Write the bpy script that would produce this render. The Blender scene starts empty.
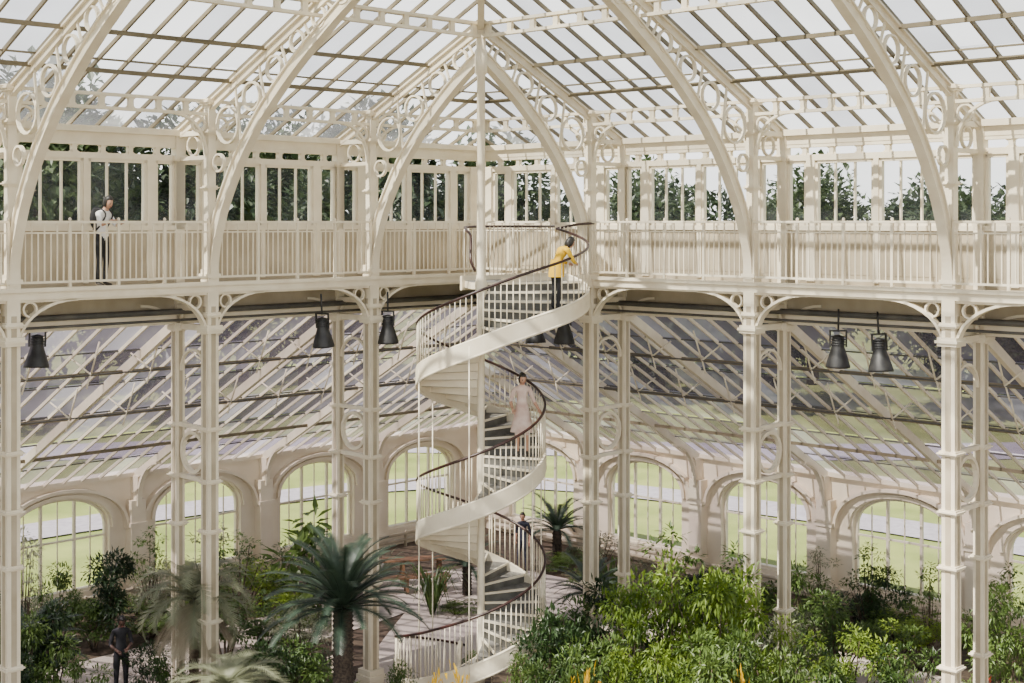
import bpy, math, random
from mathutils import Vector, Matrix, Quaternion
random.seed(7)
R2=math.sqrt(.5); ZC=10.25; ZG=9.0; F=1422.0
V=Vector
def side_matrix(sd):
    return Matrix(((sd*R2,-sd*R2,0,0),(-R2,-R2,0,34),(0,0,1,0),(0,0,0,1)))
SIDES=[(-1,side_matrix(-1),'left'),(1,side_matrix(1),'right')]
# ---------------------------------------------------------------- materials
def nodes(m):
    m.use_nodes=True; nt=m.node_tree; nt.nodes.clear(); return nt,nt.nodes,nt.links
def paint(name,c1,c2,scale=3,rough=.5,bump=0.0,metal=0,detail=4):
    m=bpy.data.materials.new(name); nt,N,L=nodes(m)
    out=N.new('ShaderNodeOutputMaterial'); b=N.new('ShaderNodeBsdfPrincipled')
    tc=N.new('ShaderNodeTexCoord'); no=N.new('ShaderNodeTexNoise'); no.inputs['Scale'].default_value=scale; no.inputs['Detail'].default_value=detail
    r=N.new('ShaderNodeValToRGB'); r.color_ramp.elements[0].position=.35; r.color_ramp.elements[1].position=.65
    r.color_ramp.elements[0].color=(*c1,1); r.color_ramp.elements[1].color=(*c2,1)
    L.new(tc.outputs['Object'],no.inputs['Vector']); L.new(no.outputs['Fac'],r.inputs['Fac']); L.new(r.outputs['Color'],b.inputs['Base Color'])
    b.inputs['Roughness'].default_value=rough; b.inputs['Metallic'].default_value=metal
    if bump:
        bp=N.new('ShaderNodeBump'); bp.inputs['Strength'].default_value=bump; L.new(no.outputs['Fac'],bp.inputs['Height']); L.new(bp.outputs['Normal'],b.inputs['Normal'])
    L.new(b.outputs['BSDF'],out.inputs['Surface']); return m
def glass(name,fac,col,rough=.15,tint=(.93,.95,.95),trl=.5):
    m=bpy.data.materials.new(name); nt,N,L=nodes(m)
    out=N.new('ShaderNodeOutputMaterial'); mx=N.new('ShaderNodeMixShader'); t=N.new('ShaderNodeBsdfTransparent')
    t.inputs['Color'].default_value=(*tint,1)
    b=N.new('ShaderNodeBsdfPrincipled'); b.inputs['Roughness'].default_value=rough
    tl=N.new('ShaderNodeBsdfTranslucent'); tl.inputs['Color'].default_value=(*col,1); m2=N.new('ShaderNodeMixShader'); m2.inputs[0].default_value=trl
    tc=N.new('ShaderNodeTexCoord'); no=N.new('ShaderNodeTexNoise'); no.inputs['Scale'].default_value=.8
    mr=N.new('ShaderNodeMapRange'); mr.inputs['From Min'].default_value=.3; mr.inputs['From Max'].default_value=.7
    mr.inputs['To Min'].default_value=max(0,fac-.08); mr.inputs['To Max'].default_value=fac+.08
    L.new(tc.outputs['Object'],no.inputs['Vector']); L.new(no.outputs['Fac'],mr.inputs['Value']); L.new(mr.outputs[0],mx.inputs[0])
    b.inputs['Base Color'].default_value=(*col,1)
    L.new(b.outputs[0],m2.inputs[1]); L.new(tl.outputs[0],m2.inputs[2])
    L.new(t.outputs[0],mx.inputs[1]); L.new(m2.outputs[0],mx.inputs[2]); L.new(mx.outputs[0],out.inputs['Surface']); return m
def leafmat(name,c1,c2,tr=.35,scale=1.5):
    m=bpy.data.materials.new(name); nt,N,L=nodes(m)
    out=N.new('ShaderNodeOutputMaterial'); d=N.new('ShaderNodeBsdfPrincipled'); d.inputs['Roughness'].default_value=.45
    t=N.new('ShaderNodeBsdfTranslucent'); mx=N.new('ShaderNodeMixShader'); mx.inputs[0].default_value=tr
    g=N.new('ShaderNodeNewGeometry'); no=N.new('ShaderNodeTexNoise'); no.inputs['Scale'].default_value=scale; no.inputs['Detail'].default_value=5
    oi=N.new('ShaderNodeObjectInfo'); ad=N.new('ShaderNodeMath'); ad.operation='MULTIPLY_ADD'; ad.inputs[1].default_value=.3
    r=N.new('ShaderNodeValToRGB'); r.color_ramp.elements[0].position=.4; r.color_ramp.elements[1].position=.85
    r.color_ramp.elements[0].color=(*c1,1); r.color_ramp.elements[1].color=(*c2,1)
    L.new(g.outputs['Position'],no.inputs['Vector']); L.new(oi.outputs['Random'],ad.inputs[0]); L.new(no.outputs['Fac'],ad.inputs[2]); L.new(ad.outputs[0],r.inputs['Fac'])
    L.new(r.outputs['Color'],d.inputs['Base Color']); L.new(r.outputs['Color'],t.inputs['Color'])
    L.new(d.outputs[0],mx.inputs[1]); L.new(t.outputs[0],mx.inputs[2]); L.new(mx.outputs[0],out.inputs['Surface']); return m
CREAM=paint('cream_paint',(.68,.60,.455),(.76,.69,.54),2.5,.5)
CREAM2=paint('cream_paint_aged_shade',(.34,.285,.195),(.45,.385,.28),1.5,.6)  # aged cream, darkened to paint in the shade behind the gallery balusters
WALLM=paint('cream_plaster',(.70,.605,.46),(.78,.69,.54),1.2,.8,.05)
BAR=paint('glazing_bar_paint',(.11,.09,.05),(.20,.165,.105),1.3,.6)
DARK=paint('dark_metal',(.010,.010,.012),(.025,.025,.025),8,.5)
GREY=paint('lead_grey_paint',(.06,.06,.058),(.11,.105,.095),3,.6)
RISER=paint('riser_iron',(.06,.058,.05),(.12,.115,.10),3,.6)
TREAD=paint('tread_iron',(.11,.108,.10),(.2,.19,.175),12,.6)
MAROON=paint('maroon_handrail',(.016,.005,.004),(.036,.010,.007),5,.35)
GL_C=glass('roof_glass_clear',.12,(.62,.64,.70))
GL_M=glass('roof_glass_milky',.40,(.66,.68,.73))
GL_D=glass('roof_glass_grey',.38,(.30,.31,.35),.15,(.8,.83,.87))
LG_A=glass('lean_glass_lilac',.45,(.33,.31,.39),.3,(.60,.57,.66),.3)
LG_B=glass('lean_glass_dark',.42,(.17,.155,.205),.25,(.42,.39,.47),.25)
LG_C=glass('lean_glass_pale',.55,(.52,.50,.58),.3,(.80,.79,.86),.4)
GL_W=glass('window_glass',.05,(.4,.43,.45))
SOIL=paint('soil',(.045,.03,.018),(.11,.078,.05),6,.95,.5)
PATH=paint('gravel_path',(.44,.37,.31),(.56,.49,.42),30,.9,.2)
TARMAC=paint('outdoor_path',(.30,.27,.31),(.38,.35,.39),4,.9)
LAWN=paint('lawn_grass',(.17,.21,.045),(.28,.31,.085),.35,.95)
WOOD=paint('bench_wood',(.13,.065,.032),(.25,.135,.07),9,.6)
BARK=paint('bark',(.04,.028,.018),(.12,.09,.06),14,.95,.6)
BARKP=paint('cycad_trunk',(.012,.008,.006),(.055,.04,.028),22,.95,.9)
L_DARK=leafmat('leaf_dark',(.008,.023,.007),(.042,.088,.022))
L_MID=leafmat('leaf_mid',(.020,.050,.009),(.115,.185,.035))
L_BRIGHT=leafmat('leaf_bright',(.045,.10,.010),(.27,.38,.045),.45,2.2)
L_GREY=leafmat('leaf_greygreen',(.11,.13,.075),(.34,.355,.225))
L_CYC=leafmat('leaf_cycad',(.012,.026,.018),(.055,.085,.052),.2)
L_DRY=leafmat('leaf_dry',(.2,.16,.1),(.42,.37,.26))
L_TREE=leafmat('leaf_tree',(.014,.028,.011),(.058,.085,.032),.3,.25)
FL_Y=leafmat('flower_yellow',(.7,.40,.01),(.9,.6,.02)); FL_R=leafmat('flower_red',(.25,.03,.015),(.45,.07,.03))
# ---------------------------------------------------------------- mesh builder
class MB:
    def __init__(s): s.v=[]; s.f=[]; s.m=[]; s.sm=[]
    def face(s,pts,mat,smooth=False):
        i=len(s.v); s.v+= [tuple(p) for p in pts]; s.f.append(tuple(range(i,i+len(pts)))); s.m.append(mat); s.sm.append(smooth)
    def hexa(s,p,mat):
        i=len(s.v); s.v+=[tuple(q) for q in p]
        for f in ((0,3,2,1),(4,5,6,7),(0,1,5,4),(1,2,6,5),(2,3,7,6),(3,0,4,7)):
            s.f.append(tuple(i+k for k in f)); s.m.append(mat); s.sm.append(False)
    def box(s,a,b,mat=0):
        x0,y0,z0=a; x1,y1,z1=b
        s.hexa([(x0,y0,z0),(x1,y0,z0),(x1,y1,z0),(x0,y1,z0),(x0,y0,z1),(x1,y0,z1),(x1,y1,z1),(x0,y1,z1)],mat)
    def beam(s,p,q,w,h,mat=0,up=(0,0,1)):
        p=V(p);q=V(q);d=(q-p).normalized();u=V(up)
        if abs(d.dot(u))>.99: u=V((0,1,0))
        x=d.cross(u).normalized()*w/2; y=x.cross(d).normalized()*h/2
        s.hexa([p-x-y,p+x-y,p+x+y,p-x+y,q-x-y,q+x-y,q+x+y,q-x+y],mat)
    def sweep(s,pts,W,w,h,mat=0,closed=False):
        pts=[V(p) for p in pts]; W=V(W).normalized(); n=len(pts); rings=[]
        for i,p in enumerate(pts):
            a=pts[(i-1)%n] if (closed or i>0) else p; b=pts[(i+1)%n] if (closed or i<n-1) else p
            t=(b-a).normalized(); D=t.cross(W).normalized()*h/2; ww=W*w/2
            rings.append([p-ww-D,p+ww-D,p+ww+D,p-ww+D])
        s.skin_rings(rings,mat,closed,False)
    def skin_rings(s,rings,mat,closed=False,smooth=True,caps=True):
        k=len(rings[0]); i0=len(s.v)
        for r in rings: s.v+=[tuple(q) for q in r]
        n=len(rings)
        for i in range(n if closed else n-1):
            j=(i+1)%n
            for a in range(k):
                b=(a+1)%k; s.f.append((i0+i*k+a,i0+i*k+b,i0+j*k+b,i0+j*k+a)); s.m.append(mat); s.sm.append(smooth)
        if not closed and caps:
            s.f.append(tuple(i0+a for a in range(k))[::-1]); s.m.append(mat); s.sm.append(False)
            s.f.append(tuple(i0+(n-1)*k+a for a in range(k))); s.m.append(mat); s.sm.append(False)
    def tube(s,pts,r,mat=0,n=8,closed=False):
        pts=[V(p) for p in pts]; m=len(pts); rings=[]
        if not hasattr(r,'__len__'): r=[r]*m
        prev=None
        for i,p in enumerate(pts):
            a=pts[(i-1)%m] if (closed or i>0) else p; b=pts[(i+1)%m] if (closed or i<m-1) else p
            t=(b-a).normalized()
            if prev is None:
                u=V((0,0,1)) if abs(t.z)<.9 else V((1,0,0)); x=t.cross(u).normalized()
            else: x=(prev-t*prev.dot(t)).normalized()
            prev=x; y=t.cross(x)
            rings.append([p+(x*math.cos(2*math.pi*k/n)+y*math.sin(2*math.pi*k/n))*r[i] for k in range(n)])
        s.skin_rings(rings,mat,closed,True)
    def lathe(s,prof,c,mat=0,n=16,M=None):
        rings=[]
        for r,z in prof:
            rr=[V((max(r,.0005)*math.cos(2*math.pi*k/n),max(r,.0005)*math.sin(2*math.pi*k/n),z)) for k in range(n)]
            if M: rr=[M@q for q in rr]
            rings.append([q+V(c) for q in rr])
        s.skin_rings(rings,mat)
    def ell(s,c,r,mat=0,n=12,m=8,M=None):
        s.lathe([(math.sin(math.pi*i/m),-math.cos(math.pi*i/m)) for i in range(m+1)],(0,0,0),mat,n)
        k=(m+1)*n; 
        for j in range(len(s.v)-k,len(s.v)):
            q=V(s.v[j]); q=V((q.x*r[0],q.y*r[1],q.z*r[2]))
            if M: q=M@q
            s.v[j]=tuple(q+V(c))
    def mesh(s,name,mats):
        me=bpy.data.meshes.new(name); me.from_pydata(s.v,[],s.f)
        for m in mats: me.materials.append(m)
        me.polygons.foreach_set('material_index',s.m); me.polygons.foreach_set('use_smooth',s.sm); me.update(); return me
    def obj(s,name,mats,M=None,parent=None): return put(s.mesh(name,mats),name,M,parent)
def put(me,name,M=None,parent=None):
    o=bpy.data.objects.new(name,me); bpy.context.scene.collection.objects.link(o)
    if M is not None: o.matrix_world=M
    if parent: o.parent=parent
    return o
def T(x,y,z): return Matrix.Translation((x,y,z))
def catmull(P,n=8):
    out=[]; P=[V(p) for p in P]; Q=[P[0]*2-P[1]]+P+[P[-1]*2-P[-2]]
    for i in range(1,len(Q)-2):
        for k in range(n):
            t=k/n; a,b,c,d=Q[i-1:i+3]
            out.append(.5*((2*b)+(c-a)*t+(2*a-5*b+4*c-d)*t*t+(3*b-a-3*c+d)*t**3))
    out.append(P[-1]); return out
def circ(c,r,ax1,ax2,n=20,a0=0,a1=2*math.pi,closed=True):
    m=n if closed else n+1
    return [V(c)+V(ax1)*r*math.cos(a0+(a1-a0)*k/n)+V(ax2)*r*math.sin(a0+(a1-a0)*k/n) for k in range(m)]
BAY=4.25; T1=3.45; COLS=[T1+BAY*k for k in range(6)]; TE=COLS[-1]+1.2
DB=-1.15; DO=-9.9
def roofz(s): return ZC+2.5+.48*s
def leanz(s): return 8.3-(DB-s)*(8.3-3.4)/(DB-DO)
# ---------------------------------------------------------------- columns
cm=MB()
def sqcol(b,s,z0,z1,w,flange=True):
    b.box((-w/2,s-w/2,z0),(w/2,s+w/2,z1))
    if flange:
        for sx in(-1,1):
            b.box((sx*w/2-.012,s-w*.2,z0+.3),(sx*w/2+.012,s+w*.2,z1-.3),1)
            b.box((-w*.2,s+sx*w/2-.012,z0+.3),(w*.2,s+sx*w/2+.012,z1-.3),1)
def mould(b,s,z,w,h): 
    b.box((-w/2,s-w/2,z),(w/2,s+w/2,z+h)); b.box((-w/2-.03,s-w/2-.03,z+h*.35),(w/2+.03,s+w/2+.03,z+h*.65))
for s,w in((0,.25),(DB,.2)):
    sqcol(cm,s,0,8.86,w); mould(cm,s,0,w+.16,.35); mould(cm,s,8.02,w+.12,.16); mould(cm,s,8.34,w+.07,.1)
    for z in (5.0,6.05,4.0,2.2): mould(cm,s,z,w+.07,.09)
cm.box((-.05,DB,5.0),(.05,0,5.08)); cm.box((-.05,DB,6.05),(.05,0,6.13))
cm.sweep(circ((0,DB/2,5.565),.4,(0,1,0),(0,0,1)),(1,0,0),.09,.07,0,True)
cm.box((-.05,DB,8.05),(.05,0,8.17)); cm.box((-.08,DB-.15,8.45),(.08,.12,8.56))
cm.sweep(circ((0,DB/2,8.05),.5,(0,1,0),(0,0,1),10,0,math.pi,False),(1,0,0),.06,.05)
cm.sweep(circ((0,DB/2,7.2),.45,(0,1,0),(0,0,1),10,0,math.pi,False),(1,0,0),.06,.05)
for sg in(-1,1): # brackets along wall direction
    pts=[(sg*(.12+1.15*(1-math.cos(a))),0,8.0+.82*math.sin(a)) for a in [math.pi/2*k/9 for k in range(10)]]
    cm.sweep(pts,(0,1,0),.16,.05)
    cm.sweep(circ((sg*.36,0,8.66),.13,(1,0,0),(0,0,1),14),(0,1,0),.08,.035,0,True)
    cm.beam((sg*.12,0,8.82),(sg*1.3,0,8.82),.14,.06)
    pts=[(sg*(.1+.8*(1-math.cos(a))),DB,8.0+.55*math.sin(a)) for a in [math.pi/2*k/7 for k in range(8)]]
    cm.sweep(pts,(0,1,0),.1,.05)
# upper storey part
sqcol(cm,0,8.86,roofz(0)-.05,.17,False); mould(cm,0,9.05,.26,.25); mould(cm,0,roofz(0)-.75,.26,.1); mould(cm,0,10.9,.22,.08)
mould(cm,0,roofz(0)-.15,.3,.12)
sqcol(cm,DB,8.86,12.15,.2,False); mould(cm,DB,11.5,.28,.1)
for sg in(-1,1):
    pts=[(sg*(.1+.75*(1-math.cos(a))),0,roofz(0)-1.15+.8*math.sin(a)) for a in [math.pi/2*k/9 for k in range(10)]]
    cm.sweep(pts,(0,1,0),.08,.05)
    cm.sweep(circ((sg*.27,0,roofz(0)-.55),.15,(1,0,0),(0,0,1),14),(0,1,0),.06,.035,0,True)
cm.beam((0,DB,12.05),(0,0,12.05),.1,.1); cm.beam((0,DB,11.55),(0,0,11.55),.08,.08)
cm.sweep(circ((0,DB/2,11.8),.2,(0,1,0),(0,0,1),14),(1,0,0),.06,.035,0,True)
cmesh=cm.mesh('iron_column_pair',[CREAM,CREAM2])
# ribs
ARCH=[(.13,-1.15),(.2,-.6),(.42,.05),(.66,.52),(1.09,1.18),(1.6,1.78),(2.06,2.22),(2.7,2.75),(3.28,3.17),(3.45,3.28),(4.43,3.9),(5.6,4.5),(7,5.2),(9,6.2)]
def rib(smax):
    b=MB(); P=[(0,s,ZC+h) for s,h in ARCH if s<=smax+1e-3]
    pts=catmull(P,5); X=(1,0,0)
    def off(d):
        o=[]
        for i,p in enumerate(pts):
            t=(pts[min(i+1,len(pts)-1)]-pts[max(i-1,0)]).normalized(); o.append(p+V(X).cross(t)*d)
        return o
    b.sweep(pts,X,.19,.035); b.sweep(off(.13),X,.035,.22); b.sweep(off(.24),X,.12,.03)
    a=(0,DB,roofz(DB)-.1); c=(0,smax,roofz(smax)-.1)
    b.beam(a,c,.14,.035,0); b.beam((0,DB,roofz(DB)-.18),(0,smax,roofz(smax)-.18),.035,.16); b.beam((0,DB,roofz(DB)-.27),(0,smax,roofz(smax)-.27),.1,.03)
    for s,h,r in((.62,1.92,.36),(.32,1.18,.17),(1.42,2.44,.27),(2.15,2.92,.24),(2.85,3.37,.2),(3.5,3.76,.19),(4.2,4.14,.2),(5.0,4.58,.2),(5.8,5.0,.2),(6.7,5.45,.2),(7.6,5.9,.2)):
        if s<smax-.1:
            b.sweep(circ((0,s,ZC+h),r,(0,1,0),(0,0,1),18),X,.07,.04,0,True)
    for s in (1.02,1.8,2.5,3.2,3.85,4.6,5.4,6.2):
        if s<smax:
            lo=[p for p in pts if p.y>=s][0]
            b.beam((0,s-.15,roofz(s-.15)-.25),(0,lo.y,lo.z+.2),.04,.04)
    return b.mesh('arched_roof_rib',[CREAM])
ribF=rib(9); ribC=rib(3.45)
for sd,M,nm in SIDES:
    for i,t in enumerate(COLS):
        put(cmesh,'iron_column_pair',M@T(t,0,0))
        put(ribC if i==0 else ribF,'arched_roof_rib',M@T(t,0,0))
# ---------------------------------------------------------------- upper roof
def clip(poly,keep):
    out=[]
    for i in range(len(poly)):
        a=poly[i]; b=poly[(i+1)%len(poly)]; fa=keep(a); fb=keep(b)
        if fa>=0: out.append(a)
        if (fa>=0)!=(fb>=0):
            k=fa/(fa-fb); out.append((a[0]+(b[0]-a[0])*k,a[1]+(b[1]-a[1])*k))
    return out
SM=9.0
def latt(b,s,zt,h,t0,t1,w=.1,oval=.62,bw=.12):
    b.beam((t0,s,zt),(t1,s,zt),w,.06); b.beam((t0,s,zt-h),(t1,s,zt-h),w,.06)
    t=t0+.15
    while t<t1:
        b.box((t,s-w*.3,zt-h),(t+bw,s+w*.3,zt))
        for sg in(0,1):
            x=t+bw*sg; dx=.09*(1 if sg else -1)
            for za,zb in((zt,zt-h*.35),(zt-h,zt-h*.65)):
                b.face([(x,s,za),(x+dx,s,za),(x,s,zb)],0)
        t+=oval
for sd,M,nm in SIDES:
    g=MB(); b=MB()
    step=BAY/7
    ts=[T1-BAY+step*k for k in range(-1,7*6+8)]
    rows=[DB-.2+2.3*k for k in range(5)]
    for t in ts:
        if t<DB: continue
        for j in range(4):
            s0,s1=rows[j],rows[j+1]
            p=clip([(t,s0),(t+step,s0),(t+step,s1),(t,s1)],lambda q:q[0]-q[1])
            if len(p)>2:
                r=random.random(); mt=0 if r<.5 else (1 if r<.7 else 2)
                g.face([(x,y,roofz(y)+.03+(.03 if mt==1 else 0)) for x,y in p],mt)
        se=min(t,SM); 
        if se>DB: b.beam((t,DB-.2,roofz(DB-.2)),(t,se,roofz(se)),.042,.075,1)
    for j,s in enumerate(rows[:-1]):
        b.beam((max(s,DB),s,roofz(s)+.0),(TE,s,roofz(s)+.0),.035,.035,1)
    for s in (.75,1.9,4.9,6.4): b.beam((s,s,roofz(s)-.09),(TE,s,roofz(s)-.09),.06,.08,1)
    latt(b,3.45,roofz(3.45)-.1,.26,3.45,TE,.12)
    latt(b,0,roofz(0)-.08,.26,0,TE,.1)
    latt(b,DB,12.12,.01,DB,TE)
    b.box((DB,DB-.15,12.02),(TE,DB+.14,12.14)); b.box((DB,DB-.06,11.84),(TE,DB+.06,12.02))
    g.obj('glass_roof_%s'%nm,[GL_C,GL_M,GL_D],M)
    b.obj('roof_glazing_frame_%s'%nm,[CREAM,BAR],M)
h=MB(); h.beam((0,34-1.414*DB,roofz(DB)-.12),(0,34-1.414*SM,roofz(SM)-.12),.14,.26,0)
h.obj('corner_hip_rafter',[CREAM])
# ---------------------------------------------------------------- gallery, clerestory wall
def railing(b,p,q,h=1.22,post=1.06,first=True):
    p=V(p);q=V(q);L=(q-p).length;d=(q-p)/L;z=V((0,0,1))
    b.beam(p+z*h,q+z*h,.075,.045); b.beam(p+z*(h-.2),q+z*(h-.2),.035,.03); b.beam(p+z*.12,q+z*.12,.04,.04)
    n=max(1,round(L/.125))
    for i in range(n+1):
        c=p+d*(L*i/n); b.box((c.x-.011,c.y-.011,c.z+.12),(c.x+.011,c.y+.011,c.z+h-.2 if i%2 else c.z+h))
    n=max(1,round(L/post))
    for i in range(n+1):
        c=p+d*(L*i/n); b.box((c.x-.026,c.y-.026,c.z),(c.x+.026,c.y+.026,c.z+h)); b.ell((c.x,c.y,c.z+h+.05),(.035,.035,.04),0,6,4)
def window_unit(b,t0,t1,z0,z1,s,n):
    w=.06; b.box((t0,s-.05,z0),(t0+w,s+.05,z1)); b.box((t1-w,s-.05,z0),(t1,s+.05,z1)); b.box((t0,s-.05,z1-w),(t1,s+.05,z1)); b.box((t0,s-.05,z0),(t1,s+.05,z0+w))
    for k in range(1,n):
        t=t0+(t1-t0)*k/n; b.box((t-.018,s-.03,z0),(t+.018,s+.03,z1))
    b.face([(t0,s,z0),(t1,s,z0),(t1,s,z1),(t0,s,z1)],1)
for sd,M,nm in SIDES:
    b=MB()
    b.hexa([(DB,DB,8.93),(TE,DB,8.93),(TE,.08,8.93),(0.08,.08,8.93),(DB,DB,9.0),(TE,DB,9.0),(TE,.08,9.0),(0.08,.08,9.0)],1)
    b.box((0,0.02,8.84),(TE,.12,9.04)); b.box((0,.0,8.98),(TE,.17,9.05)); b.box((0,0.0,8.80),(TE,.08,8.85))
    t=.2
    while t<TE: b.beam((t,DB,8.88),(t,0,8.88),.06,.1); t+=.7
    b.obj('gallery_floor_%s'%nm,[CREAM,CREAM2],M)
    b=MB()
    segs=[]
    for i in range(-1,len(COLS)-1):
        a=COLS[i]+.1 if i>=0 else .05; c=COLS[i+1]-.1; segs.append((a,c))
    if sd==1: segs[0]=(.05,COLS[0]-1.15)
    for a,c in segs: railing(b,(a,.1,9.03),(c,.1,9.03))
    b.obj('gallery_railing',[CREAM],M)
    # clerestory wall
    b=MB(); 
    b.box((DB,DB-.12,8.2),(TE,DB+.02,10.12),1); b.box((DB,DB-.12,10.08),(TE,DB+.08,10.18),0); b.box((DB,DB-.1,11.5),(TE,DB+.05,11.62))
    b.box((DB,DB-.1,11.77),(TE,DB+.05,11.86))
    t=DB
    while t<TE: 
        b.box((t,DB-.07,11.6),(t+.1,DB+.03,11.8))
        for x,dx in((t,-.08),(t+.1,.08)):
            for za,zb in((11.62,11.67),(11.77,11.72)): b.face([(x,DB,za),(x+dx,DB,za),(x,DB,zb)],0)
        t+=.62
    wl=[]
    for i in range(-1,6):
        c=T1+BAY*i; lay=[(.1,.55,1,'n'),(.55,.75,0,'p'),(.75,2.07,3,'w'),(2.07,2.18,0,'p'),(2.18,3.5,3,'w'),(3.5,3.7,0,'p'),(3.7,4.15,1,'n')]
        for a,d,n,k in lay:
            A=c+a;D=c+d
            if D>TE or A<DB+.02: continue
            if k=='p': b.box((A,DB-.08,9.05),(D,DB+.05,11.5))
            else:
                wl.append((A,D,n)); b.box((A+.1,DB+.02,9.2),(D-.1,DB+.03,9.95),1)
    for i in range(-1,6):
        c=T1+BAY*i
        if c>DB: b.box((c-.1,DB-.1,10.1),(c+.1,DB+.1,11.6))
    b.box((DB,DB-.1,10.1),(DB+.35,DB+.05,11.6))
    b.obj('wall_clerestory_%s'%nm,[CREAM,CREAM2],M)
    b=MB()
    for A,D,n in wl: window_unit(b,A,D,10.18,11.5,DB-.03,n)
    b.obj('window_clerestory_%s'%nm,[CREAM,GL_W],M)
    b=MB(); b.tube([(DB,DB+.25,8.42),(TE,DB+.25,8.42)],.06,0,8); b.tube([(DB,DB+.32,8.25),(TE,DB+.32,8.25)],.03,0,6)
    b.obj('service_pipe',[GREY],M)
# ---------------------------------------------------------------- lean-to roof
for sd,M,nm in SIDES:
    g=MB(); b=MB(); NB=8; step=BAY/NB
    ts=[T1-BAY*4+step*k for k in range(NB*9+8)]
    nr=6; rows=[DB+.1+(DO-.25-DB-.1)*k/nr for k in range(nr+1)]
    for t in ts:
        if t+step<DO or t>TE: continue
        for j in range(nr):
            s0,s1=rows[j],rows[j+1]
            p=clip([(t,s0),(t+step,s0),(t+step,s1),(t,s1)],lambda q:q[0]-q[1])
            if len(p)>2:
                r=random.random(); mt=0 if r<.5 else (1 if r<.82 else 2)
                g.face([(x,y,leanz(y)+.05+(.02 if j%2 else 0)) for x,y in p],mt)
        ss=min(t,DB)
        if ss>DO: b.beam((t,ss,leanz(ss)),(t,DO,leanz(DO)),.045,.07,0)
    for j,s in enumerate(rows[1:-1]):
        b.beam((s,s,leanz(s)+.02),(TE,s,leanz(s)+.02),.04,.03,1)
    for s in(-3.3,-5.5,-7.7): b.beam((s,s,leanz(s)-.1),(TE,s,leanz(s)-.1),.06,.08,2)
    c=T1-2*BAY
    while c<TE:
        ss=min(c,DB)
        b.beam((c,ss,leanz(ss)-.11),(c,DO,leanz(DO)-.11),.05,.16,0); b.beam((c,ss,leanz(ss)-.2),(c,DO,leanz(DO)-.2),.11,.03,0)
        c+=BAY
    b.box((DB,DB-.1,8.15),(TE,DB+.1,8.4))
    g.obj('glass_lean_to_%s'%nm,[LG_A,LG_B,LG_C],M)
    b.obj('lean_to_glazing_frame_%s'%nm,[CREAM,GREY,BAR],M)
    b=MB()
    for s in(-2.3,-4.4):
        zz=leanz(s)-.55; b.tube([(s+1,s,zz),(TE,s,zz)],.018,1,6)
        t=s+1.4
        while t<TE:
            b.tube([(t,s,zz),(t+.28,s-.35,leanz(s-.35))],.02,0,5); b.tube([(t,s,zz),(t-.05,s+.25,leanz(s+.25))],.02,0,5)
            b.tube([(t,s,zz+.05),(t+.1,s,zz-.28)],.018,0,5); t+=1.42
    b.obj('vent_opening_gear',[CREAM,GREY],M)
h=MB(); h.beam((0,34-1.414*DB,8.15),(0,34-1.414*DO,3.25),.14,.22,0); h.obj('lean_to_hip_rafter',[CREAM])
# ---------------------------------------------------------------- outer wall
ZT=3.42; HW=1.42; SILL=.5; SP=2.1; RISE=.9
def arch_pts(c,hw,sp,rise,n=18):
    return [(c+hw*math.cos(math.pi*k/n)*1.0, sp+rise*(math.sin(math.pi*k/n)**.85)) for k in range(n+1)]
win=MB()
ap=[(x,0,z) for x,z in arch_pts(0,HW-.03,SP,RISE-.03)]
win.sweep([(HW-.03,0,SILL)]+ap+[(-HW+.03,0,SILL)],(0,1,0),.1,.08)
win.box((-HW,-.06,SILL-.02),(HW,.12,SILL+.07))
for x in(-.48,.48): win.box((x-.035,-.04,SILL),(x+.035,.04,SP+RISE*.93))
for x in(-.95,0,.95): win.box((x-.012,-.02,SILL),(x+.012,.02,SP+(.58 if x else .87)))
win.box((-HW,-.03,SP-.25),(HW,.03,SP-.2)); 
win.face([(HW,0,SILL)]+[(x,0,z) for x,z in arch_pts(0,HW,SP,RISE)]+[(-HW,0,SILL)],1)
winme=win.mesh('window',[CREAM,GL_W])
wn=1
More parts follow.
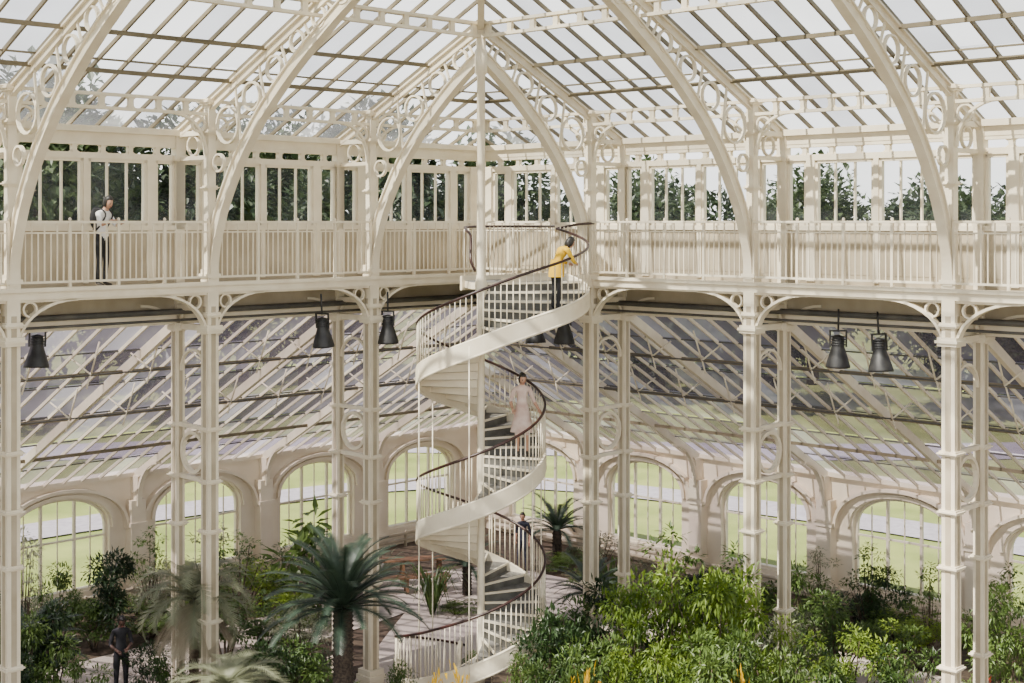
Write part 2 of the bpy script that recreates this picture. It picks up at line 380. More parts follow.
for sd,M,nm in SIDES:
    b=MB(); t0=DO; k=0; sf,sb=DO,DO-.35
    while t0<TE+6:
        c=-7.175+BAY*k; t1=c+BAY/2
        for s in(sf,sb):
            e=(DO-.35 if (s==sb and k==0) else t0)
            b.face([(e,s,0),(c-HW,s,0),(c-HW,s,ZT),(e,s,ZT)],0); b.face([(c+HW,s,0),(t1,s,0),(t1,s,ZT),(c+HW,s,ZT)],0)
            b.face([(c-HW,s,0),(c+HW,s,0),(c+HW,s,SILL),(c-HW,s,SILL)],0)
            P=arch_pts(c,HW,SP,RISE)
            for i in range(len(P)-1): b.face([(P[i][0],s,P[i][1]),(P[i+1][0],s,P[i+1][1]),(P[i+1][0],s,ZT),(P[i][0],s,ZT)],0)
        Q=[(c+HW,SILL)]+arch_pts(c,HW,SP,RISE)+[(c-HW,SILL)]
        for i in range(len(Q)):
            a=Q[i];d=Q[(i+1)%len(Q)]; b.face([(a[0],sf,a[1]),(d[0],sf,d[1]),(d[0],sb,d[1]),(a[0],sb,a[1])],0)
        b.sweep([(x,sf+.04,z) for x,z in arch_pts(c,HW+.1,SP,RISE+.08)],(0,1,0),.08,.1)
        b.sweep([(x,sf+.10,z) for x,z in arch_pts(c,1.88,SP-.1,1.24)],(0,1,0),.2,.08)
        b.box((t1-.22,sf-.02,0),(t1+.22,sf+.3,2.75)); b.box((t1-.28,sf-.02,0),(t1+.28,sf+.36,.5)); b.box((t1-.27,sf-.02,2.05),(t1+.27,sf+.34,2.15))
        b.sweep([(t1,sf+.3+1.0*(1-math.cos(a)),2.6+(leanz(DO+1.3)-2.85)*math.sin(a)) for a in [math.pi/2*q/9 for q in range(10)]],(1,0,0),.14,.07)
        b.box((t1-.07,sf,2.6),(t1+.07,sf+.36,3.4))
        put(winme,'window_%d'%wn,M@T(c,DO-.2,0)); wn+=1
        t0=t1; k+=1
    b.box((DO,sf-.4,ZT-.05),(t0,sf+.12,ZT+.06)); b.box((DO,sf,.0),(t0,sf+.12,.3))
    b.obj('wall_%s'%nm,[WALLM],M)
    b=MB()
    for z in(.22,.42): b.tube([(DO+1,DO+.45,z),(TE,DO+.45,z)],.055,0,8)
    t=DO+1
    while t<TE: b.box((t,DO+.41,0),(t+.05,DO+.5,.5)); t+=1.4
    b.obj('heating_pipe',[CREAM2],M)
# ---------------------------------------------------------------- floor, paths, lawn
fl=MB(); fl.face([(-36,12,0),(0,48,0),(36,12,0),(36,-22,0),(-36,-22,0)][::-1],0)
fl.obj('floor',[SOIL])
def strip(name,pts,w,z,mat):
    b=MB(); pts=catmull([(x,y,z) for x,y in pts],6)
    L=[];Rr=[]
    for i,p in enumerate(pts):
        t=(pts[min(i+1,len(pts)-1)]-pts[max(i-1,0)]).normalized(); n=V((-t.y,t.x,0)); L.append(p+n*w/2);Rr.append(p-n*w/2)
    for i in range(len(pts)-1): b.face([L[i],Rr[i],Rr[i+1],L[i+1]],0)
    b.obj(name,[mat])
strip('garden_path',[(-16,24),(-9,31.5),(-4.6,36),(0,40.8),(4.4,36),(9,31.5),(16,24)],2.6,.03,PATH)
strip('garden_path',[(0,41),(-1.2,34),(-1.6,30),(-1.5,24),(-1.5,10)],2.6,.035,PATH)
lw=MB(); lw.face([(-260,-60,-.12),(260,-60,-.12),(260,330,-.12),(-260,330,-.12)],0); lw.obj('lawn',[LAWN])
strip('outdoor_path',[(-50,10),(-26,36),(-12,50),(0,56.5),(12,50),(26,36),(50,10)],2.4,-.06,TARMAC)
strip('outdoor_path',[(-70,45),(-30,60),(-8,66),(20,64),(60,70)],4.5,-.08,TARMAC)
# ---------------------------------------------------------------- spiral stair
SC=V((0,34-1.414214*T1,0)); NS=51; RI=9.0/NS; TH0=405-NS*20
def smooth(x): x=max(0,min(1,x)); return x*x*(3-2*x)
def Rr(th):
    r=1.31
    if th>278: r+=1.0*smooth((th-278)/107)
    if th<-505: r+=.45*smooth((-505-th)/40)
    return r
def zs(th): return (th-TH0)/20*RI
def pol(r,th,z): a=math.radians(th); return V((SC.x+r*math.cos(a),SC.y+r*math.sin(a),z))
st=MB(); RIN=.07
for i in range(NS):
    a=TH0+20*i; e=a+20; zt=(i+1)*RI
    for (x0,x1) in((a-1.2,a+6),(a+6,a+13),(a+13,e)):
        z0,z1=zt-.035,zt
        p=[pol(RIN,x0,z0),pol(Rr(x0),x0,z0),pol(Rr(x1),x1,z0),pol(RIN,x1,z0),pol(RIN,x0,z1),pol(Rr(x0),x0,z1),pol(Rr(x1),x1,z1),pol(RIN,x1,z1)]
        st.hexa(p,1)
    st.face([pol(RIN,a,zt-.04),pol(Rr(a),a,zt-.04),pol(Rr(e),e,zt-.04),pol(RIN,e,zt-.04)],0)
    n0=pol(RIN,a-1.2,zt-.018); n1=pol(Rr(a)-.02,a-1.2,zt-.018); st.beam(n0,n1,.03,.045,0)
    for dd,mt,hh in((.0,2,RI),(.012,0,RI+.03)):
        q0=pol(RIN,a,0);q1=pol(Rr(a),a,0); o=V((-math.sin(math.radians(a)),math.cos(math.radians(a)),0))*dd
        z0,z1=zt-hh,zt-.036
        st.face([V((q0.x,q0.y,z0))+o,V((q1.x,q1.y,z0))+o,V((q1.x,q1.y,z1))+o,V((q0.x,q0.y,z1))+o],mt)
rings=[];hr=[];ths=[TH0-4+4*k for k in range(int((NS*20+4)/4)+1)]
for th in ths:
    z=zs(th); zt=min(z+.19,9.12); zb=max(z-.14,0.0); r=Rr(th)
    rings.append([pol(r-.02,th,zb),pol(r+.03,th,zb),pol(r+.03,th,zt),pol(r-.02,th,zt)])
    hr.append(pol(r+.0,th,min(z+RI+.93,10.2)))
st.skin_rings(rings,0,False,False)
tp=[V((a[2]+a[3])/2) for a in rings]; st.tube(tp,.03,0,6)
bt=[V((a[0]+a[1])/2) for a in rings]; st.tube(bt,.035,0,6)
th=TH0+2
while th<403:
    r=Rr(th); z=zs(th); zt=min(z+RI+.93,10.2)
    a=pol(r,th,min(z+.18,9.1)); c=pol(r,th,zt); st.tube([a,(a+c)/2,c],[.011,.015,.010],0,5); th+=5.0
u=V((R2,R2,0)); w=V((-R2,R2,0))
def LP(du,dw,z): q=SC+u*du+w*dw; return V((q.x,q.y,z))
zl=9.0
pl=[LP(.1,-.05,0),LP(2.3,-.12,0),LP(3.5,-.12,0),LP(3.5,1.1,0),LP(.6,1.1,0),LP(.1,.4,0)]
top=[V((q.x,q.y,zl)) for q in pl]; bot=[V((q.x,q.y,zl-.14)) for q in pl]
st.face(top,1); st.face(bot[::-1],0)
for i in range(len(pl)):
    j=(i+1)%len(pl); st.face([bot[i],bot[j],top[j],top[i]],0)
for dw in(-.12,1.1): st.beam(LP(.5,dw,8.95),LP(3.5,dw,8.95),.06,.3,0)
rail2=[LP(3.45,1.1,10.15),LP(.9,1.1,10.15),LP(.35,.8,10.1),LP(.15,.45,9.95),LP(-.1,.2,9.5),LP(-.05,.12,9.25)]
hr2=catmull([hr[-1]]+[LP(2.9,-.12,10.2),LP(3.4,-.12,10.22)],4)
for a,c,n in((LP(.6,1.1,9),LP(3.4,1.1,9),22),(LP(2.3,-.12,9),LP(3.4,-.12,9),9)):
    for i in range(n+1):
        p=a.lerp(c,i/n); st.tube([p,p+V((0,0,1.15))],.013,0,5)
sme=st.obj('spiral_staircase',[CREAM,TREAD,RISER])
b=MB(); b.tube(hr,.028,0,8); b.tube(hr2,.028,0,8); b.tube(catmull(rail2,5),.028,0,8)
o=b.obj('handrail',[MAROON]); o.parent=sme
b=MB(); b.lathe([(.14,0),(.14,.2),(.09,.3),(.075,.4),(.075,8.7),(.12,8.8),(.12,9.0),(.1,9.1),(.085,9.2),(.085,ZC+3.0),(.13,ZC+3.05),(.13,ZC+3.5),(.1,ZC+3.55),(.1,roofz(T1)-.1)],SC,0,12)
for th in(20,80,140,200,260,320):
    k=math.floor((TH0+NS*20-10-th)/360); tt=th+360*k
    p=pol(1.33,th,0); b.tube([p,V((p.x,p.y,zs(tt if tt<285 else tt-360)+.1))],.014,0,5)
p=pol(Rr(TH0),TH0,0); b.lathe([(.07,0),(.07,.12),(.04,.2),(.045,.6),(.035,1.0),(.07,1.08),(.05,1.16),(.0,1.2)],p,0,10)
o=b.obj('centre_pole',[CREAM]); o.parent=sme
# ---------------------------------------------------------------- lamps
lm=MB(); lm.lathe([(.03,.34),(.1,.32),(.12,.24),(.125,.1),(.15,.02),(.19,-.1),(.235,-.26),(.24,-.30),(.2,-.30),(.15,-.1),(.0,-.05)],(0,0,0),0,18)
lm.beam((-.16,0,.1),(-.16,0,.42),.03,.03); lm.beam((.16,0,.1),(.16,0,.42),.03,.03); lm.beam((-.17,0,.42),(.17,0,.42),.04,.03); lm.tube([(0,0,.4),(0,0,.85)],.02,0,6)
for z in(.14,.19,.24,.29): lm.lathe([(.12,z),(.145,z+.012),(.12,z+.024)],(0,0,0),0,14)
lme=lm.mesh('spotlight',[DARK])
for px,py,Y in((37,352,27.3),(323,333,30.6),(388,330,31.6),(535,330,32.4),(564,330,31.8),(838,352,28.0),(880,356,27.2)):
    put(lme,'hanging_spotlight',T((px-481)/F*Y,Y,ZC-(py-222)/F*Y)@Matrix.Rotation(random.uniform(-.6,.6),4,'Z')@Matrix.Rotation(random.uniform(-.15,.15),4,'X'))
# ---------------------------------------------------------------- bench
bm=MB()
for tier,(y,z) in enumerate(((0,.42),(.75,.72))):
    for k in range(4): bm.box((-1.7,y+.12*k,z),(1.7,y+.12*k+.1,z+.04))
    for x in(-1.55,-.5,.5,1.55): bm.box((x-.04,y,0),(x+.04,y+.06,z)); bm.box((x-.04,y+.38,0),(x+.04,y+.44,z)); bm.box((x-.03,y,z-.08),(x+.03,y+.46,z))
bme=bm.mesh('wooden_bench',[WOOD])
put(bme,'wooden_bench',T(-2.5,38.9,.03)@Matrix.Rotation(math.radians(12),4,'Z'))
# ---------------------------------------------------------------- plants
def rdir():
    while True:
        v=V((random.uniform(-1,1),random.uniform(-1,1),random.uniform(-1,1)))
        if .05<v.length<1: return v.normalized()
def leaf(b,p,d,L,W,mat):
    d=d.normalized(); up=V((0,0,1)) if abs(d.z)<.95 else V((1,0,0)); x=d.cross(up).normalized()
    x=(x+rdir()*.35).normalized(); n=x.cross(d)
    a=p; m=p+d*L*.45; e=p+d*L-n*L*.08
    i=len(b.v); b.v+=[tuple(a),tuple(m+x*W/2+n*W*.12),tuple(e),tuple(m-x*W/2+n*W*.12)]
    b.f.append((i,i+1,i+2,i+3)); b.m.append(mat); b.sm.append(False)
def shrub(name,mats,h,r,n,L,W,stems=7,nb=9,wood=BARK,base=.25,bs=1.0):
    b=MB(); blobs=[]
    for k in range(nb):
        a=random.uniform(0,6.28); q=random.random()**.6*r*.78; z=h*random.uniform(base+.1,.88)
        blobs.append((V((q*math.cos(a),q*math.sin(a),z)),r*random.uniform(.2,.42)*bs))
    blobs.append((V((0,0,h-.3*r)),r*.35*bs))
    for c,br in blobs[:stems]+[blobs[-1]]:
        b.tube(catmull([(c.x*.1,c.y*.1,0),(c.x*.5,c.y*.4,c.z*.5),c],3),[.03]*3+[.02]*2+[.01]*2,1,5)
    for k in range(n):
        c,br=random.choice(blobs); d=rdir(); p=c+V((d.x,d.y,d.z*.6))*br*random.uniform(.45,1.15)
        if p.z<.05: p.z=random.uniform(.05,.4)
        leaf(b,p,(d+V((0,0,-.25))+rdir()*.7),L*random.uniform(.7,1.3),W*random.uniform(.7,1.2),0)
    return b.mesh(name,[mats,wood])
def grassy(name,mat,h,n,w=.05,spread=.5):
    b=MB()
    for k in range(n):
        a=random.uniform(0,6.28); L=h*random.uniform(.7,1.25); d=V((math.cos(a),math.sin(a),0)); sp=random.uniform(.2,1)*spread
        P=[V((0,0,0))+d*.03, d*L*.35*sp+V((0,0,L*.55)), d*L*.8*sp+V((0,0,L*.85)), d*L*1.25*sp+V((0,0,L*.75*(1.15-sp)))]
        P=catmull(P,3); x=V((-d.y,d.x,0))
        for i in range(len(P)-1):
            f0=1-(i/len(P))**2; f1=1-((i+1)/len(P))**2
            b.face([P[i]-x*w*f0/2,P[i]+x*w*f0/2,P[i+1]+x*w*f1/2,P[i+1]-x*w*f1/2],0)
    return b.mesh(name,[mat])
def frondplant(name,mat,trunk_h,L,nf,lift,droop,leafL=.22,trunk_r=.15,nl=34,tm=BARKP,skirt=0,lw=.022):
    b=MB()
    if trunk_h>0:
        pr=[(trunk_r*1.25,0)]; z=.0
        while z<trunk_h:
            pr+=[(trunk_r*1.08,z+.03),(trunk_r*.9,z+.07)]; z+=.09
        b.lathe(pr+[(trunk_r*.9,trunk_h),(0.02,trunk_h+.15)],(0,0,0),1,12)
    for k in range(nf+skirt):
        a=k*2.39996+random.uniform(-.1,.1); q=(k+.5)/nf; mt=0; el=lift*(1-q*.95)
        LL=L*random.uniform(.88,1.08); dr=droop
        if k>=nf: el=-.7; mt=2; LL=L*.8; dr=.5
        d=V((math.cos(a),math.sin(a),0)); pts=[]; p=V((0,0,trunk_h+.05)); ang=el
        n=12
        for i in range(n+1):
            pts.append(p.copy()); p=p+(d*math.cos(ang)+V((0,0,1))*math.sin(ang))*LL/n; ang-=dr/n*(0.4+1.5*i/n)
        b.tube(pts,[.018*(1-i/n*.8) for i in range(n+1)],mt,4)
        x=V((-d.y,d.x,0))
        for i in range(nl):
            f=.1+.9*i/nl; j=min(int(f*n),n-1); c=pts[j].lerp(pts[j+1],f*n-j); t=(pts[j+1]-pts[j]).normalized(); nrm=x.cross(t)*-1
            if nrm.z<0: nrm=-nrm
            ll=leafL*math.sin(math.pi*(.12+.84*f))**.6
            for sg in(-1,1):
                dd=(x*sg+t*.75+nrm*.3).normalized(); e=c+dd*ll; wv=t*lw
                b.face([c-wv,c+wv,e+wv*.2-V((0,0,ll*.15))],mt)
    return b.mesh(name,[mat,tm,L_DRY])
SH={
 'dark':[shrub('dark_shrub',L_DARK,2.2,1.1,1700,.15,.07) for _ in range(2)],
 'mid':[shrub('leafy_shrub',L_MID,2.2,1.1,1500,.14,.06) for _ in range(3)],
 'bright':[shrub('bright_shrub',L_BRIGHT,2.4,1.25,2200,.12,.06,9,15,BARK,.25,.85) for _ in range(3)],
 'grey':[shrub('grey_shrub',L_GREY,2.0,1.0,1100,.16,.04) for _ in range(1)],
 'big':[shrub('big_leaf_plant',L_MID,2.6,.9,190,.5,.22,8,9)],
 'low':[shrub('low_ground_plant',m,.7,.75,700,.12,.06,5,8,BARK,.1) for m in(L_MID,L_DARK,L_BRIGHT,L_GREY,L_MID,L_MID)],
 'grass':[grassy('strappy_plant',L_MID,1.5,60,.05,.8),grassy('strappy_plant',L_GREY,1.7,80,.035,.9)],
 'airy':[shrub('slender_tree',L_GREY,4.0,.9,480,.17,.05,9,13,BARK,.35,.8),shrub('slender_tree',L_MID,4.0,.9,560,.15,.065,9,13,BARK,.35,.8)],
 'flowy':[shrub('yellow_flower',FL_Y,.6,.5,150,.10,.08,3,6,L_MID,.4)],'flowr':[shrub('red_flower',FL_R,.7,.5,110,.09,.07,3,6,L_MID,.4)]}
HT={'dark':2.2,'mid':2.2,'bright':2.4,'grey':2.0,'big':2.6,'low':.75,'grass':1.5,'airy':4.0,'flowy':.6,'flowr':.7}
NM={'dark':'dark_shrub','mid':'leafy_shrub','bright':'bright_green_bush','grey':'grey_shrub','big':'big_leaf_plant','low':'low_ground_plant','grass':'strappy_plant','airy':'slender_tree','flowy':'yellow_flower_patch','flowr':'red_flower_patch'}
def plant(kind,px,ytop,Y,wf=1.0,idx=None):
    H=ZC-(ytop-222)/F*Y; me=random.choice(SH[kind]) if idx is None else SH[kind][idx]
    H=max(H,.35); sc=H/HT[kind]
    put(me,NM[kind],T((px-481)/F*Y,Y,0)@Matrix.Rotation(random.uniform(0,6.28),4,'Z')@Matrix.Diagonal((wf,wf,sc,1)))
for a in [
 ('airy',22,525,31,.9,0),('dark',55,600,30,.8),('mid',30,610,29,.8),('dark',112,548,34.5,.95),('mid',95,598,34,.8),('mid',150,600,35,1.0),('grey',160,560,36.5,.9),
 ('airy',215,520,37,1.1,0),('airy',240,532,36,1.0,1),('mid',225,590,33,1.0),('bright',262,562,37.5,1.0,0),('bright',285,590,36,.7),('mid',260,612,34,.9),('big',312,510,36.5,1.0),('airy',345,545,39,.8,1),
 ('mid',290,635,29,.9),('dark',265,640,28.5,.7),('grey',300,600,33,.8),('mid',160,655,28.5,.5),('mid',75,650,28.5,.6),('dark',150,640,30.6,.5),('mid',395,660,27,.4),('grass',432,570,37,1.0,0),('mid',455,600,37,.6),('grass',380,560,41,.9,1),
 ('mid',520,650,26.5,.5),('dark',550,605,27.5,.75),('mid',575,592,28.5,.8),('dark',598,575,30,.8),('mid',600,635,26,.8),('mid',560,655,25.5,.7),
 ('bright',635,580,28,.85),('bright',672,552,27.8,.95),('dark',690,600,28.6,.9),('bright',718,560,27.3,.95),('bright',752,595,27,.7),('mid',700,625,25.5,1.0),('bright',655,632,25.8,.75),('mid',740,625,26,.8),('airy',672,522,29,1.1,1),('airy',735,540,28.5,.9,1),
 ('grey',800,610,31,.9),('mid',798,560,34,.8),('mid',835,592,31,1.0),('bright',850,620,29,.8),('dark',880,565,35,.7),('airy',868,540,35,.7,1),('mid',885,620,31,.8),('bright',920,615,32.5,.8),('mid',905,640,28,.7),
 ('mid',1000,580,29,.8),('airy',1010,560,30,.8,1),('mid',985,635,28,.7),('mid',820,645,27,.8),('mid',780,645,26.5,.6),
 ('mid',560,560,42,.8),('mid',590,570,39,.7),('grass',610,560,38,1.0,0),('mid',575,570,43,.6),('grey',640,560,38,.6),
 ('mid',470,650,31.5,.3),('dark',0,640,28,.8),('mid',60,560,34.5,.7),('airy',150,525,36.5,.7,1),('airy',285,540,39.5,.7,1),('airy',820,545,36,.7,0),('airy',600,530,41,.8,0),('airy',930,560,33,.7,1),
 ('flowy',458,670,26.3,.6),('flowy',585,674,25.0,.7),('flowy',435,677,26,.5),('flowy',740,676,24.8,.5),('flowr',985,672,27,.6)]:
    plant(*a)
manp=V(((121-481)/F*30.6,30.6,0))
for k in range(190):
    sd=random.choice((-1,1)); t=random.uniform(0,16); s=random.choice((random.uniform(-8.9,-7.3),random.uniform(-4.6,-.2),random.uniform(.3,5)))
    p=side_matrix(sd)@V((t,s,0))
    if (p.x-SC.x)**2+(p.y-SC.y)**2<4.5 or abs(p.x+1.5)<1.7: continue
    kind=random.choice(('low','low','low','low','grass','mid'))
    me=random.choice(SH[kind]); sc=random.uniform(.5,1.1)*(.45 if kind!='low' else 1.1)
    if abs(p.x-manp.x*p.y/30.6)<1.0 and p.y<31.3: continue
    put(me,NM[kind],T(p.x,p.y,0)@Matrix.Rotation(random.uniform(0,6.28),4,'Z')@Matrix.Scale(sc,4))
def P3(px,Y,z=0): return T((px-481)/F*Y,Y,z)
cyc=frondplant('cycad_palm',L_CYC,3.0,1.7,60,1.42,1.1,.24,.19,46,BARKP,0,.018)
put(cyc,'cycad_palm',P3(343,26.5))
wp=frondplant('weeping_palm',L_GREY,2.5,1.6,28,1.35,2.3,.36,.1,34,BARK,10,.017)
put(wp,'weeping_palm',P3(194,29)); put(wp,'weeping_palm',P3(228,26.5)@Matrix.Rotation(1,4,'Z')@Matrix.Diagonal((.9,.9,.62,1)))
sp=frondplant('small_cycad',L_CYC,.8,1.2,26,1.3,1.0,.2,.13,28)
put(sp,'small_cycad',P3(467,39)); put(sp,'small_cycad',P3(557,43)@Matrix.Scale(1.1,4)); put(sp,'small_cycad',P3(20,30)@Matrix.Scale(1.3,4)); put(sp,'small_cycad',P3(590,36))
# outdoor trees
def tree(name,h,r,n):
    b=MB(); blobs=[]
    for k in range(15):
        a=random.uniform(0,6.28); z=h*random.uniform(.22,.9); q=r*.65*math.sqrt(max(0,1-((z/h-.5)/.55)**2))*random.uniform(.3,1)
        blobs.append((V((q*math.cos(a),q*math.sin(a),z)),r*random.uniform(.28,.45)))
    b.tube([(0,0,0),(.1,0,h*.4),(0,.1,h*.8)],[.45,.3,.1],1,7)
    for c,br in blobs[:9]: b.tube([(0,0,h*.25),(c.x*.6,c.y*.6,c.z*.8),c],[.18,.1,.04],1,5)
    for k in range(n):
        c,br=random.choice(blobs); d=rdir(); p=c+d*br*random.uniform(.5,1.1); leaf(b,p,d+rdir(),random.uniform(.4,.8),random.uniform(.3,.5),0)
    return b.mesh(name,[L_TREE,BARK])
TR=[tree('broadleaf_tree',16,6.5,7500) for _ in range(3)]
x=-75
while x<80:
    for row,(Y,j) in enumerate(((82,4),(98,5))):
        s=random.uniform(.85,1.12)*(.97 if abs(x)>18 else .88)
        put(TR[random.randrange(3)],'broadleaf_tree',T(x+random.uniform(-3,3)+row*4,Y-abs(x)*.28+random.uniform(-j,j),-.1)@Matrix.Rotation(random.uniform(0,6.3),4,'Z')@Matrix.Diagonal((s,s,s*random.uniform(.85,1.1),1)))
    x+=7.5
# ---------------------------------------------------------------- people
SKIN1=paint('skin_light',(.42,.23,.15),(.48,.28,.19),4,.6); SKIN2=paint('skin_dark',(.06,.03,.02),(.09,.045,.03),4,.55)
HAIR=paint('black_hair',(.006,.005,.004),(.015,.012,.01),30,.5)
WHITE=paint('white_cloth',(.74,.73,.72),(.82,.81,.80),6,.8); BLACKC=paint('black_cloth',(.008,.008,.010),(.02,.02,.024),6,.8)
YEL=paint('yellow_cloth',(.62,.36,.005),(.72,.45,.01),6,.8); PINK=paint('pale_striped_cloth',(.50,.34,.29),(.66,.54,.48),5,.8)
NAVY=paint('navy_cloth',(.015,.018,.03),(.03,.032,.05),6,.8); SHOE=paint('shoe_leather',(.03,.025,.02),(.06,.05,.04),6,.5); EYE=paint('eye_dark',(.01,.01,.01),(.02,.015,.01),5,.2); LIP=paint('lip',(.3,.08,.07),(.35,.1,.09),5,.5)
BASE={'pelvis':(0,0,.94),'waist':(0,.01,1.08),'chest':(0,.0,1.27),'upper':(0,-.01,1.38),'neck':(0,0,1.46),'skull':(0,.015,1.54),
 'shL':(-.155,-.01,1.385),'elL':(-.21,-.03,1.12),'wrL':(-.22,.06,.88),'shR':(.155,-.01,1.385),'elR':(.21,-.03,1.12),'wrR':(.22,.06,.88),
 'hipL':(-.085,0,.88),'knL':(-.095,.03,.49),'anL':(-.1,-.02,.08),'toL':(-.115,.15,.035),'hipR':(.085,0,.88),'knR':(.095,.03,.49),'anR':(.1,-.02,.08),'toR':(.115,.15,.035)}
RAD={'pelvis':(.135,.1),'waist':(.11,.085),'chest':(.13,.095),'upper':(.11,.075),'neck':(.048,.05),'skull':(.055,.06),'shL':(.058,)*2,'elL':(.04,)*2,'wrL':(.027,)*2,'hipL':(.085,.09),'knL':(.055,.058),'anL':(.038,)*2,'toL':(.035,.025)}
for k in list(RAD):
    if k.endswith('L'): RAD[k[:-1]+'R']=RAD[k]
BONES=[('pelvis','waist','top'),('waist','chest','top'),('chest','upper','top'),('upper','neck','skin'),('neck','skull','skin'),
 ('upper','shL','top'),('shL','elL','slv'),('elL','wrL','arm'),('upper','shR','top'),('shR','elR','slv'),('elR','wrR','arm'),
 ('pelvis','hipL','bot'),('hipL','knL','bot'),('knL','anL','shin'),('anL','toL','shoe'),('pelvis','hipR','bot'),('hipR','knR','bot'),('knR','anR','shin'),('anR','toR','shoe')]
def person(name,loc,yaw,J,mats,head_yaw=0,head_pitch=0,hair='bob',skirt=None,pack=False,scale=1.0):
    jt=dict(BASE); jt.update(J); names=list(jt); idx={n:i for i,n in enumerate(names)}
    slots=['skin','top','slv','arm','bot','shin','shoe']; ml=[mats[k] for k in slots]+[HAIR,EYE,LIP,BLACKC,mats.get('skirt',mats['bot'])]
    me=bpy.data.meshes.new(name+'_sk'); me.from_pydata([jt[n] for n in names],[(idx[a],idx[b]) for a,b,_ in BONES],[])
    o=bpy.data.objects.new(name+'_sk',me); bpy.context.scene.collection.objects.link(o)
    md=o.modifiers.new('s','SKIN'); md.use_smooth_shade=True
    for n in names:
        sv=me.skin_vertices[0].data[idx[n]]; sv.radius=RAD[n]; sv.use_root=(n=='pelvis')
    sb=o.modifiers.new('u','SUBSURF'); sb.levels=2; sb.render_levels=2
    bpy.context.view_layer.update(); dg=bpy.context.evaluated_depsgraph_get(); ev=o.evaluated_get(dg); em=ev.to_mesh()
    b=MB(); b.v=[tuple(v.co) for v in em.vertices]
    segs=[(V(jt[a]),V(jt[c]),slots.index(k),(RAD[a][0]+RAD[c][0])/2) for a,c,k in BONES]
    for p in em.polygons:
        c=p.center; best=9;bi=0
        for a,d,k,r in segs:
            t=max(0,min(1,(c-a).dot(d-a)/(d-a).length_squared)); q=(c-(a+(d-a)*t)).length-r
            if q<best: best=q;bi=k
        b.f.append(tuple(p.vertices)); b.m.append(bi); b.sm.append(True)
    ev.to_mesh_clear(); bpy.data.objects.remove(o)
    HM=Matrix.Rotation(head_yaw,3,'Z')@Matrix.Rotation(head_pitch,3,'X'); hc=V(jt['skull'])+HM@V((0,.02,.06))
    def hp(x,y,z): return hc+HM@V((x,y,z))
    i0=len(b.v); b.ell((0,0,0),(1,1,1),0,18,14)
    for j in range(i0,len(b.v)):
        q=V(b.v[j]); z=q.z; x=q.x*.073; y=q.y*.09
        if z<0: x*=1-.38*(-z)**1.6; y=(y*(1-.25*(-z)**2))+(.012*(-z))
        if q.y>.75 and abs(q.x)<.25 and -.35<z<.1: y+=.014*(1-abs(q.x)/.25)
        b.v[j]=tuple(hp(x,y,z*.115))
    b.face([hp(-.014,.084,-.03),hp(.014,.084,-.03),hp(0,.108,-.026),],0); b.face([hp(-.014,.084,-.03),hp(0,.108,-.026),hp(0,.086,.012)],0); b.face([hp(.014,.084,-.03),hp(0,.086,.012),hp(0,.108,-.026)],0)
    for sx in(-1,1):
        b.ell(hp(sx*.03,.081,.004),(.012,.008,.007),8,8,6); b.ell(hp(sx*.03,.084,.024),(.017,.005,.004),7,8,4); b.ell(hp(sx*.073,-.002,-.005),(.01,.018,.03),0,8,6)
    b.ell(hp(0,.083,-.055),(.024,.007,.008),9,8,6)
    i0=len(b.v); b.ell((0,0,0),(1,1,1),7,20,14)
    for j in range(i0,len(b.v)):
        q=V(b.v[j]); fr=q.y>.35 and q.z<.45; low=-.75 if hair!='short' else -.2
        s=1.13
        if fr: s=.86
        if q.z<low: s=.9
        b.v[j]=tuple(hp(q.x*.075*s,q.y*.092*s-.008,q.z*.118*s+.004))
    if hair=='bun': b.ell(hp(0,-.085,.075),(.045,.045,.042),7,10,8)
    if hair=='pony': b.ell(hp(0,-.105,.0),(.032,.035,.09),7,10,8)
    if hair=='bob': b.ell(hp(0,-.045,-.05),(.082,.062,.095),7,12,8)
    for sx,el,wr in((-1,'elL','wrL'),(1,'elR','wrR')):
        w=V(jt[wr]); d=(w-V(jt[el])).normalized(); side=d.cross(V((0,0,1))); side=side.normalized() if side.length>.1 else V((1,0,0)); nn=side.cross(d)
        b.tube([w-d*.02,w+d*.03,w+d*.075],[.024,.03,.026],0,8)
        for k,(of,ln) in enumerate(((-.026,.062),(-.009,.075),(.009,.07),(.026,.055))):
            p=w+d*.075+side*of; b.tube([p-d*.01,p+d*ln*.5-nn*.008,p+d*ln*.9-nn*.032],[.009,.008,.006],0,6)
        p=w+d*.03+side*.028*sx*-1; b.tube([p,p+d*.025-side*.02*sx,p+d*.055-side*.025*sx-nn*.01],[.011,.009,.007],0,6)
    if skirt:
        z0,z1,r0,r1=skirt; c0=V(jt['waist']); rings=[]
        for q in range(6):
            f=q/5; r=r0+(r1-r0)*f; z=z0+(z1-z0)*f
            rings.append([V((c0.x*(1-f)+(r*(1+.07*math.sin(6*a)*f))*math.cos(a),c0.y*(1-f)+r*.8*(1+.07*math.sin(6*a)*f)*math.sin(a),z)) for a in [2*math.pi*k/24 for k in range(24)]])
        b.skin_rings(rings,11,False,True,False)
    if pack:
        u0=V(jt['upper']); c0=V(jt['chest']); cc=(u0+c0)/2+V((0,-.17,-.04)); b.ell(cc,(.15,.09,.22),10,12,8)
        for sx in(-1,1): b.tube(catmull([cc+V((sx*.09,.05,.17)),u0+V((sx*.09,.03,.07)),u0+V((sx*.1,.11,-.05)),cc+V((sx*.12,.12,-.2)),cc+V((sx*.12,.03,-.2))],4),.016,10,6)
    return b.obj(name,ml,T(*loc)@Matrix.Rotation(yaw,4,'Z')@Matrix.Scale(scale,4))
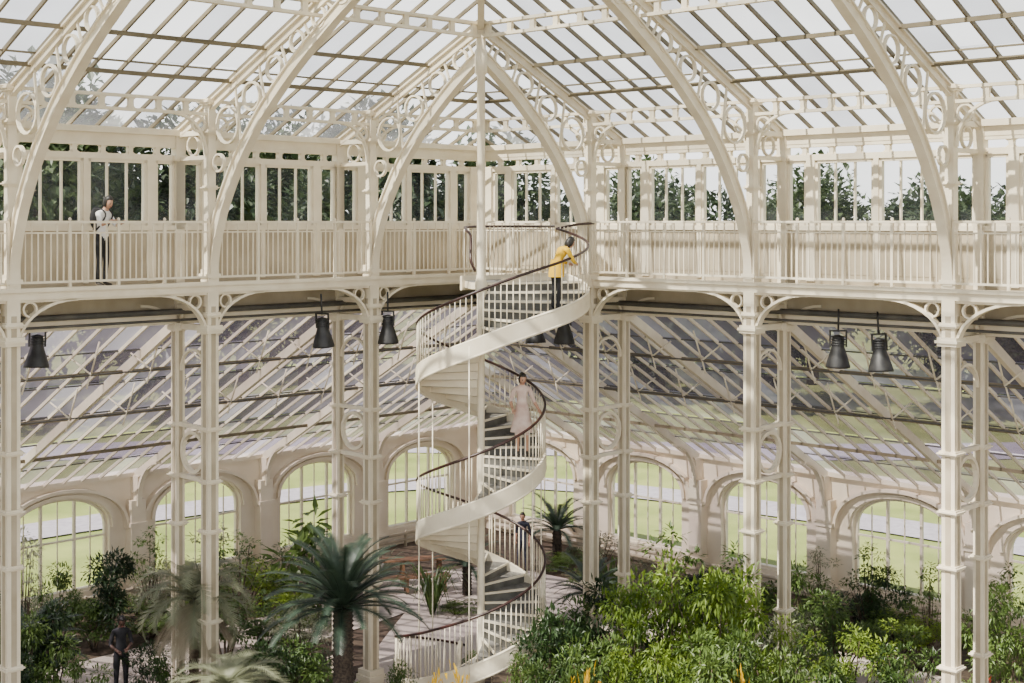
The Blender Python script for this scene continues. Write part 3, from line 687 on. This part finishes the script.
def M_(skin,top,slv,arm,bot,shin,shoe,skirt=None):
    d=dict(skin=skin,top=top,slv=slv,arm=arm,bot=bot,shin=shin,shoe=shoe)
    if skirt: d['skirt']=skirt
    return d
pm=side_matrix(-1); gp=pm@V((9.95,-.30,9.0))
person('woman_on_gallery',gp,math.atan2(-R2,R2)-math.pi/2+.35,{'upper':(0,.06,1.37),'chest':(0,.02,1.27),'neck':(0,.09,1.45),'skull':(0,.12,1.52),'shL':(-.15,.05,1.37),'shR':(.15,.05,1.37),'elL':(-.24,.12,1.14),'wrL':(-.22,.30,1.2),'elR':(.23,.16,1.15),'wrR':(.16,.32,1.22)},
 M_(SKIN1,WHITE,WHITE,SKIN1,BLACKC,BLACKC,SHOE),-.1,-.35,'pony',None,True,1.03)
person('visitor_in_yellow',pol(1.62,338,(math.floor((338-TH0)/20)+1)*RI),math.radians(-60),{'waist':(0,.04,1.04),'chest':(0,.12,1.18),'upper':(0,.19,1.26),'neck':(0,.26,1.31),'skull':(0,.31,1.36),'shL':(-.16,.18,1.26),'shR':(.16,.18,1.26),'elL':(-.24,.26,1.02),'wrL':(-.1,.4,.96),'elR':(.24,.28,1.02),'wrR':(.12,.42,.98)},
 M_(SKIN1,YEL,YEL,YEL,BLACKC,BLACKC,SHOE,YEL),0,-.5,'bob',(1.06,.70,.16,.2),False,.97)
th=-4; zt=(math.floor((th-TH0)/20)+1)*RI
person('woman_in_pale_dress',pol(.84,th,zt),math.radians(180),{'elR':(.24,.02,1.13),'wrR':(.2,.2,1.0),'elL':(-.25,.0,1.12),'wrL':(-.34,.16,.98),'knR':(.1,.1,.5),'anR':(.1,.06,.1),'toR':(.1,.22,.04)},
 M_(SKIN1,PINK,PINK,SKIN1,PINK,SKIN1,SHOE,PINK),.3,-.3,'bun',(1.05,.5,.13,.24),False,.99)
person('visitor_in_navy',((523-481)/F*41.7,41.7,.03),math.radians(160),{'knR':(.1,.1,.5),'anR':(.1,.08,.1),'toR':(.1,.24,.04)},M_(SKIN1,NAVY,NAVY,SKIN1,NAVY,NAVY,SHOE),0,-.2,'short',None,False,1.0)
person('man_in_black',manp,math.radians(200),{'elL':(-.22,.02,1.12),'wrL':(-.12,.22,1.08),'elR':(.22,.04,1.12),'wrR':(.1,.24,1.05)},M_(SKIN2,BLACKC,BLACKC,SKIN2,BLACKC,BLACKC,SHOE),.2,-.45,'short',None,False,1.05)
# ---------------------------------------------------------------- light
W=bpy.data.worlds.new('sky'); bpy.context.scene.world=W; W.use_nodes=True; N=W.node_tree.nodes; L=W.node_tree.links
bg=N['Background']; tc=N.new('ShaderNodeTexCoord'); sx=N.new('ShaderNodeSeparateXYZ'); r=N.new('ShaderNodeValToRGB')
r.color_ramp.elements[0].color=(1,.99,.97,1); r.color_ramp.elements[0].position=.2; r.color_ramp.elements[1].color=(.22,.26,.32,1); r.color_ramp.elements[1].position=.8
L.new(tc.outputs['Generated'],sx.inputs[0]); L.new(sx.outputs['Z'],r.inputs[0]); L.new(r.outputs[0],bg.inputs['Color']); bg.inputs['Strength'].default_value=2.7
sl=bpy.data.lights.new('sun','SUN'); sl.energy=15; sl.angle=.012; sl.color=(1,.93,.81); so=bpy.data.objects.new('sun',sl); bpy.context.scene.collection.objects.link(so)
so.rotation_euler=V((.60,.52,-1.0)).to_track_quat('-Z','Y').to_euler()
cd=bpy.data.cameras.new('camera'); co=bpy.data.objects.new('camera',cd); bpy.context.scene.collection.objects.link(co)
co.location=(0,0,ZC); co.rotation_euler=(math.pi/2,0,0); cd.sensor_width=36; cd.lens=50; cd.shift_x=31/1024; cd.shift_y=-119.5/1024; cd.clip_end=600
bpy.context.scene.camera=co
